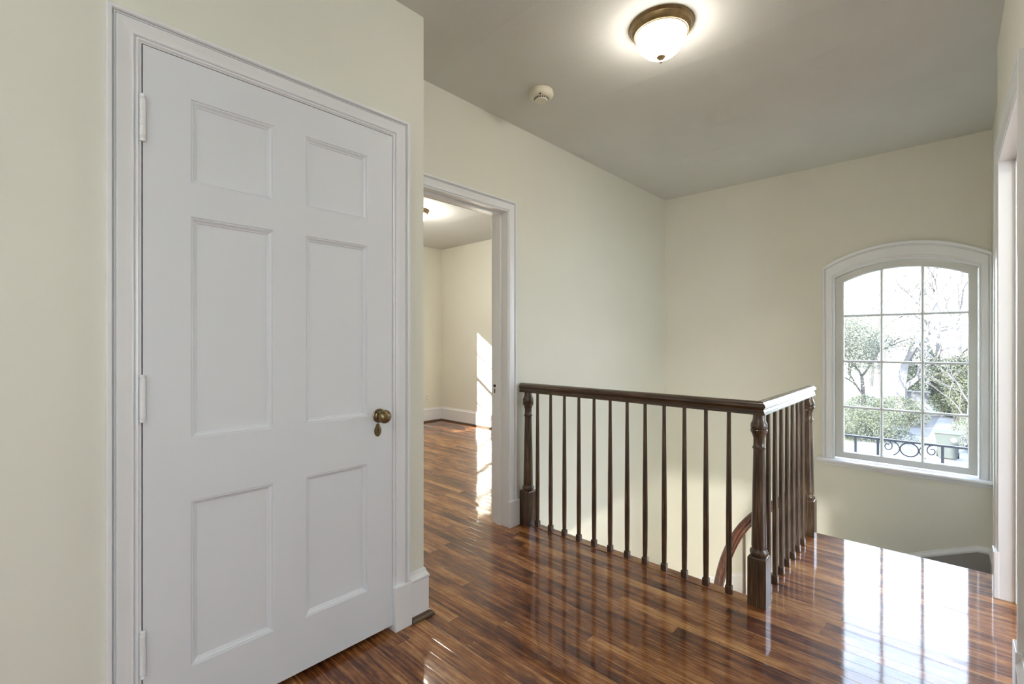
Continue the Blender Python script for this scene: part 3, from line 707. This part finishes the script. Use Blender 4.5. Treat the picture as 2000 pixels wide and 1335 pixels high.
# ------------------------------------------------------------------ lamps, smoke detector, outlet
def flush_lamp(name, x, y, z, r, dome, label):
    t = thing(empty(name, (x, y, z)), label, 'ceiling light')
    k = r / 0.145
    bm = bmesh.new(); lathe(bm, [(0, 0), (r, 0), (r, -0.003 * k), (r - 0.006 * k, -0.009 * k), (r - 0.008 * k, -0.010 * k), (r - 0.005 * k, -0.0125 * k), (r - 0.006 * k, -0.015 * k), (r - 0.009 * k, -0.016 * k), (r - 0.011 * k, -0.022 * k), (r - 0.016 * k, -0.030 * k), (r - 0.022 * k, -0.036 * k), (r - 0.0215 * k, -0.0385 * k), (r - 0.0235 * k, -0.0405 * k), (r - 0.027 * k, -0.040 * k), (r - 0.030 * k, -0.043 * k), (r - 0.032 * k, -0.0425 * k), (r - 0.033 * k, -0.015 * k), (0, -0.015 * k)], 48)
    obj('pan', bm, M_BRONZE, t, True)['label'] = 'bronze ceiling pan'
    bm = bmesh.new(); R = r - 0.0325 * k; pr = [(R - 0.002 * k, -0.030 * k), (R, -0.040 * k)]
    for i in range(1, 15):
        a = i / 15 * PI / 2; pr.append((R * math.cos(a) ** 0.95, -0.040 * k - 0.103 * k * math.sin(a) ** 1.05))
    pr.append((0, -0.143 * k)); lathe(bm, pr, 40); obj('glass_dome', bm, dome, t, True)['label'] = 'glowing frosted glass dome'
    bm = bmesh.new(); lathe(bm, [(0, -0.134 * k), (0.019 * k, -0.138 * k), (0.020 * k, -0.143 * k), (0.016 * k, -0.148 * k), (0.011 * k, -0.151 * k), (0.009 * k, -0.156 * k), (0.005 * k, -0.158 * k), (0.0048 * k, -0.161 * k), (0.0062 * k, -0.164 * k), (0.0058 * k, -0.168 * k), (0, -0.171 * k)], 20)
    obj('finial', bm, M_BRONZE, t, True); return t
flush_lamp('ceiling_light', -0.945, 1.998, CZ, 0.141, M_DOME, 'lit flush-mount ceiling light with bronze rim and frosted dome over the landing')
flush_lamp('ceiling_light', -4.20, 2.98, CZ, 0.15, M_DOME_BED, 'ceiling light in the bedroom, just showing at the left edge of the open doorway')
flush_lamp('ceiling_light', -0.10, -1.65, CZ, 0.15, M_FILL_HALL, 'added fill lamp at the rear end of the hall, unseen behind the camera')  # lamp added behind the camera to fill the window wall
flush_lamp('ceiling_light', 1.55, 1.45, CZ, 0.15, M_FILL_STUDY, 'added fill lamp, unseen, in the room behind the right doorway')  # added lamp, shines through the right doorway onto stair and window walls
flush_lamp('ceiling_light', -0.8, 0.6, -0.26, 0.22, M_FILL_LOW, 'added fill lamp in the hall below, out of sight under the landing floor')  # added lamp, lifts the stairwell walls from below
sdt = thing(empty('smoke_detector', (-1.688, 2.055, CZ)), 'round off-white smoke detector on the ceiling left of the ceiling light', 'smoke detector')
bm = bmesh.new(); lathe(bm, [(0, 0), (0.066, 0), (0.066, -0.010), (0.069, -0.013), (0.069, -0.022), (0.064, -0.032), (0.055, -0.038), (0.042, -0.041), (0.041, -0.0385), (0.038, -0.0385), (0, -0.0385)], 40)
obj('housing', bm, M_PLASTIC, sdt, True)
bm = bmesh.new(); lathe(bm, [(0.0, -0.0385), (0.0375, -0.0385), (0.0375, -0.050), (0.034, -0.055), (0.0, -0.056)], 36); obj('sensor_cap', bm, M_PLASTIC, sdt, True)
bm = bmesh.new()
for i in range(18):
    a = 2 * PI * i / 18; m = Matrix.Translation((0.0376 * math.cos(a), 0.0376 * math.sin(a), -0.0455)) @ Matrix.Rotation(a, 4, 'Z')
    t = bmesh.new(); box(t, -0.0006, 0.0006, -0.0036, 0.0036, -0.0035, 0.0035); bmesh.ops.transform(t, matrix=m, verts=t.verts[:]); me = bpy.data.meshes.new('t'); t.to_mesh(me); t.free(); bm.from_mesh(me); bpy.data.meshes.remove(me)
obj('vent_slots', bm, M_DARK, sdt)
bm = bmesh.new(); lathe(bm, [(0, -0.0365), (0.005, -0.0365), (0.005, -0.0405), (0, -0.0405)], 12, (0.03, -0.045, 0)); obj('test_button', bm, M_DARK, sdt)
ot = thing(empty('wall_outlet', (BX0, 4.270, 0.365)), 'ivory duplex outlet low on the bedroom wall seen through the doorway', 'outlet')
bm = bmesh.new(); bevbox(bm, 0, 0.006, -0.036, 0.036, -0.058, 0.058, 0.003); obj('cover_plate', bm, M_IVORY, ot)
for s in (-0.02, 0.02):
    bm = bmesh.new(); lathe(bm, [(0, 0), (0.016, 0), (0.016, 0.0015), (0, 0.0015)], 20, (0.006, 0, s), RX); rc = obj('receptacle', bm, M_IVORY, ot)
    bm = bmesh.new(); box(bm, 0.0075, 0.0079, -0.008, -0.0055, s - 0.004, s + 0.007); box(bm, 0.0075, 0.0079, 0.0055, 0.008, s - 0.004, s + 0.007); lathe(bm, [(0, 0), (0.003, 0), (0.003, 0.0004), (0, 0.0004)], 10, (0.0075, 0, s - 0.009), RX); obj('slots', bm, M_DARK, rc)
baseboard('baseboard_bedroom', [(XS - 0.132, BY1), (BX0, BY1), (BX0, BY0)], 1)

# ------------------------------------------------------------------ outside
GZ = -3.3
def ext(px, Y): return Y * math.tan(math.atan((px - 1000) / 914.5) - math.radians(42.97))
bm = bmesh.new(); box(bm, -60, 60, 4.8, 120, GZ - 0.2, GZ); struct(obj('ground', bm, M_LAWN), 'pale winter lawn outside', 'lawn')
bm = bmesh.new(); prism(bm, [(-2.6, 5.2), (1.6, 5.2), (2.2, 16), (2.0, 27), (0.6, 31), (0.2, 40), (-1.9, 40), (-2.1, 31), (-2.9, 27), (-3.4, 22), (-3.9, 14)], GZ, GZ + 0.02); struct(obj('driveway', bm, M_DRIVE), 'pale concrete driveway below the arched window', 'driveway')
bm = bmesh.new(); prism(bm, [(-2.2, 29.5), (-0.7, 29.5), (-0.35, 39.5), (-1.9, 39.5)], GZ + 0.02, GZ + 0.03); struct(obj('path', bm, M_ASPHALT), 'darker paved strip at the end of the driveway', 'paving')

# balcony railing outside the window
br = thing(empty('balcony_railing', (-0.25, 4.98, 0.0)), 'black wrought iron balcony railing with scrolls and a ring, outside the arched window', 'railing')
BY = 4.98
bm = bmesh.new(); bevbox(bm, -1.15, 0.75, BY - 0.017, BY + 0.017, 0.372, 0.388, 0.003); ch(obj('top_rail', bm, M_IRON, br))
bm = bmesh.new(); bevbox(bm, -1.15, 0.75, BY - 0.012, BY + 0.012, 0.195, 0.209, 0.003); ch(obj('middle_rail', bm, M_IRON, br))
bm = bmesh.new(); bevbox(bm, -1.15, 0.75, BY - 0.012, BY + 0.012, -0.40, -0.385, 0.003); ch(obj('bottom_rail', bm, M_IRON, br))
for x in (-1.04, -0.89, -0.735, -0.585, -0.432, -0.032, 0.118, 0.27, 0.42, 0.57):
    bm = bmesh.new(); bevbox(bm, x - 0.009, x + 0.009, BY - 0.009, BY + 0.009, -0.45, 0.372, 0.002); ch(obj('bar', bm, M_IRON, br))
cc = (-0.231, 0.3165)
bm = bmesh.new(); tube(bm, [(cc[0] + 0.057 * math.cos(t * PI / 16), BY, cc[1] + 0.054 * math.sin(t * PI / 16)) for t in range(33)], 0.0055, 8); ch(obj('ring', bm, M_IRON, br))
bm = bmesh.new(); lathe(bm, [(0, -0.006), (0.040, -0.006), (0.043, 0), (0.040, 0.006), (0, 0.006)], 28, (cc[0], BY, cc[1]), Matrix.Rotation(PI / 2, 4, 'X')); ch(obj('boss', bm, M_BOSS, br))['label'] = 'pale round boss inside the ring'
for s in (-1, 1):
    pts = []
    for i in range(14):   # inner arc touching the ring
        a = math.radians(-62 + 124 * i / 13); pts.append((cc[0] + s * (0.062 + 0.075 - 0.075 * math.cos(a)), BY, cc[1] + 0.057 * math.sin(a) / math.sin(math.radians(62))))
    # volute at the top
    vx, vz = cc[0] + s * 0.137, cc[1] + 0.012
    for i in range(26):
        th = math.radians(100 - 16.5 * i * 1.0); rr = 0.043 - 0.0012 * i
        pts.append((vx - s * rr * math.cos(th) * 0.8, BY, vz + rr * math.sin(th) if i < 99 else 0))
    pts = pts[:14] + pts[14:]
    bm = bmesh.new(); tube(bm, pts, 0.0045, 7); ch(obj('scroll', bm, M_IRON, br, True))
bm = bmesh.new(); box(bm, -1.2, 0.8, YW + 0.2, 5.05, -0.55, -0.45); struct(obj('balcony', bm, M_EXT), 'narrow balcony slab outside the arched window', 'balcony')
bm = bmesh.new(); box(bm, -8, XS, YW + 0.201, YW + 0.3, GZ, CZ + 0.3); struct(obj('wall_facade', bm, M_EXT))

# wheelie bin
bx_, by_ = ext(1851, 24.6), 24.6
bn = thing(empty('trash_bin', (bx_, by_, GZ + 0.02)), 'grey-green wheeled trash bin on the driveway outside the arched window', 'trash bin')
bm = bmesh.new()
lo = [(-0.27, -0.26), (0.27, -0.26), (0.27, 0.24), (-0.27, 0.24)]; hi = [(-0.36, -0.36), (0.36, -0.36), (0.36, 0.34), (-0.36, 0.34)]
a = [bm.verts.new((x, y, 0.06)) for x, y in lo]; b = [bm.verts.new((x, y, 0.98)) for x, y in hi]
bm.faces.new(a[::-1]); bm.faces.new(b)
for i in range(4): bm.faces.new([a[i], a[(i + 1) % 4], b[(i + 1) % 4], b[i]])
obj('body', bm, M_BIN, bn)
bm = bmesh.new(); bevbox(bm, -0.40, 0.40, -0.42, 0.40, 0.98, 1.05, 0.02); obj('lid', bm, M_BIN, bn)
for s in (-0.3, 0.3):
    bm = bmesh.new(); lathe(bm, [(0, 0), (0.12, 0), (0.12, 0.05), (0, 0.05)], 20, (s - 0.025, 0.28, 0.12), RX); obj('wheel', bm, M_DARK, bn)
bm = bmesh.new(); lathe(bm, [(0, 0), (0.09, 0), (0.09, 0.004), (0, 0.004)], 20, (0.17, -0.352, 0.78), Matrix.Rotation(PI / 2, 4, 'X')); obj('sticker', bm, M_PAPER, bn)

# white garden wall
gw = thing(empty('garden_wall', (ext(1790, 41), 41, GZ)), 'low white garden wall at the end of the driveway', 'wall')
bm = bmesh.new(); bevbox(bm, -0.85, 0.65, -0.15, 0.15, 0, 1.15, 0.02); obj('wall_body', bm, M_WHITEWALL, gw)
bm = bmesh.new(); bevbox(bm, -0.92, 0.72, -0.2, 0.2, 1.15, 1.25, 0.02); obj('coping', bm, M_WHITEWALL, gw)

def leaves(bm, blobs, n, s):
    tot = sum(b[3] * b[4] * b[5] for b in blobs)
    for (cx, cy, cz_, rx, ry, rz) in blobs:
        for _ in range(max(8, int(n * rx * ry * rz / tot))):
            while True:
                u = Vector((random.uniform(-1, 1), random.uniform(-1, 1), random.uniform(-1, 1)))
                if 0.05 < u.length <= 1: break
            u = u * (u.length ** -0.45 if u.length > 0.05 else 1)
            if u.length > 1: u.normalize(); u *= random.uniform(0.9, 1.03)
            p = Vector((cx + u.x * rx, cy + u.y * ry, cz_ + u.z * rz)); q = Matrix.Rotation(random.uniform(0, 6.3), 3, Vector((random.gauss(0, 1), random.gauss(0, 1), random.gauss(0, 1))).normalized())
            k = s * random.uniform(0.6, 1.3)
            vs = [bm.verts.new(p + q @ Vector(c)) for c in ((-k, 0, 0), (0, -k * 0.45, k * 0.1), (k, 0, 0), (0, k * 0.45, k * 0.1))]
            bm.faces.new(vs)
def obj_leaf(name, blobs, n, s, mat, parent):
    bm = bmesh.new(); leaves(bm, blobs, n, s); me = bpy.data.meshes.new(name); bm.to_mesh(me); bm.free(); me.materials.append(mat)
    o = bpy.data.objects.new(name, me); C.objects.link(o); o.parent = parent; return o
def shrub(name, x, y, blobs, n, s, mat, label, group=None, stem=0.5, cat='shrub'):
    t = thing(empty(name, (x, y, GZ)), label, cat, group)
    obj_leaf('foliage', blobs, n, s, mat, t)
    bm = bmesh.new()
    for i in range(5):
        a = i * 1.3; b = blobs[i % len(blobs)]
        tube(bm, [(0.1 * math.cos(a), 0.1 * math.sin(a), 0), (b[0] * 0.5, b[1] * 0.5, b[2] * 0.5), (b[0], b[1], b[2])], 0.04, 6, 0.015)
    obj('stem', bm, M_BARK, t); return t
shrub('boxwood_hedge', ext(1692, 27), 27, [(-0.9, 0, 0.8, 1.2, 1.0, 0.85), (0.6, 0.3, 0.7, 0.95, 0.9, 0.75), (-0.1, -0.5, 0.5, 1.2, 0.7, 0.55)], 15000, 0.036, M_LEAF_MID, 'rounded green boxwood hedge left of the driveway, seen low in the window')
shrub('ground_cover', ext(1735, 27.5), 27.5, [(0, 0, 0.15, 1.1, 1.4, 0.38), (-0.8, -0.6, 0.2, 0.8, 0.9, 0.45)], 8000, 0.03, M_LEAF_BLUE, 'low blue-green ground cover beside the driveway', cat='plant')
shrub('garden_bush', ext(1752, 33), 33, [(0, 0, 0.8, 1.1, 1.0, 0.8), (-1.4, 0.2, 0.7, 1.0, 1.0, 0.8), (0.8, -0.2, 0.55, 0.6, 0.7, 0.5)], 12000, 0.042, M_LEAF_MID, 'bushy yellow-green shrub behind the boxwood hedge', cat='shrub')
shrub('garden_bush', ext(1888, 27.2), 27.2, [(0.25, 0, 0.7, 0.85, 1.3, 0.75), (0.9, 0.4, 0.8, 0.9, 1.3, 0.9)], 10000, 0.034, M_LEAF_MID, 'green hedge right of the driveway, behind the trash bin')
shrub('evergreen_shrub', ext(1856, 39), 39, [(0.3, 0, 1.7, 1.3, 1.2, 1.8), (0.1, -0.5, 0.9, 1.1, 1.0, 0.9)], 15000, 0.055, M_LEAF_DARK, 'dense dark evergreen right of the white garden wall')
shrub('evergreen_shrub', ext(1800, 47), 47, [(0, 0, 2.2, 1.1, 1.0, 2.4), (-0.7, 0.2, 1.6, 0.7, 0.8, 1.6)], 12000, 0.06, M_LEAF_DARK, 'dark evergreen standing behind the white garden wall')
shrub('evergreen_shrub', ext(1870, 36), 36, [(0.3, 0, 2.1, 0.9, 1.0, 1.7), (0.9, 0.3, 2.6, 1.0, 1.0, 1.9), (-0.6, 0.3, 3.0, 0.8, 0.9, 1.0)], 12000, 0.055, M_LEAF_MID, 'paler green evergreen at the right edge of the window view')

# trees
def tree(name, x, y, h, r, spread, depth, mat, label, seed, group=None, foliage=None, lean=0.0, cat='tree'):
    rnd = random.Random(seed); t = thing(empty(name, (x, y, GZ)), label, cat, group)
    tk = bmesh.new(); br_ = bmesh.new(); tips = []
    def grow(p, d, L, rr, lev):
        n = 4; pts = [p]; q = p; dd = d
        for i in range(n):
            dd = (dd + Vector((rnd.gauss(0, .13), rnd.gauss(0, .13), rnd.gauss(0, .06) + 0.03)) * (0.25 if lev == 0 else 1)).normalized(); q = q + dd * L / n; pts.append(q)
        tube(tk if lev == 0 else br_, pts, rr, 7 if lev == 0 else 4, rr * 0.62)
        if lev >= depth: tips.append(q); return
        for i in range(3 if lev < 2 else 3):
            ax = Vector((rnd.gauss(0, 1), rnd.gauss(0, 1), rnd.gauss(0, 0.5))).normalized()
            nd = (dd + ax * spread).normalized(); nd.z = nd.z * 0.85 + 0.08; nd.normalize()
            grow(pts[-1] if i < 2 else pts[2], nd, L * rnd.uniform(0.62, 0.82), rr * 0.58, lev + 1)
    grow(Vector((0, 0, 0)), Vector((lean, 0, 1)).normalized(), h * 0.34, r, 0)
    obj('trunk', tk, mat, t); obj('branches', br_, mat, t)
    if foliage:
        n, s, fm, rad = foliage; obj_leaf('foliage', [(p.x, p.y, p.z, rad, rad, rad * 0.8) for p in tips], n, s, fm, t)
    return t
tree('bare_tree', ext(1759, 37), 37, 9.5, 0.30, 0.75, 5, M_BARK_WHITE, 'bare winter tree with pale trunk in the middle of the window view', 3)
tree('leafy_tree', ext(1688, 36), 36, 7.0, 0.14, 0.8, 3, M_BARK_PALE, 'pale green leafy tree behind the hedge at the left of the window view', 11, foliage=(34000, 0.045, M_LEAF_PALE, 1.3))
tree('leafy_tree', ext(1722, 44), 44, 9.0, 0.15, 0.8, 3, M_BARK_PALE, 'pale leafy tree rising behind the yellow-green bush left of the pale trunk', 17, foliage=(26000, 0.052, M_LEAF_PALE, 1.3))
tree('leafy_tree', ext(1648, 31), 31, 8.0, 0.13, 0.7, 3, M_BARK_PALE, 'pale leafy tree at the far left edge of the window view', 5, foliage=(24000, 0.04, M_LEAF_PALE, 1.0))
tree('bare_tree', ext(1830, 52), 52, 15, 0.22, 0.5, 5, M_BARK_PALE, 'tall slender bare tree far behind the dark evergreens', 21)
tree('bare_tree', ext(1872, 66), 66, 16, 0.22, 0.45, 5, M_BARK_PALE, 'tallest bare tree, far back at the right of the window view', 22)
tree('bare_tree', ext(1700, 60), 60, 14, 0.22, 0.55, 5, M_BARK_PALE, 'tall bare tree far back at the left of the window view', 23)
tree('bare_tree', ext(1888, 30), 30, 5.0, 0.06, 0.7, 4, M_BARK_PALE, 'small bare ornamental tree beside the right hedge', 31)
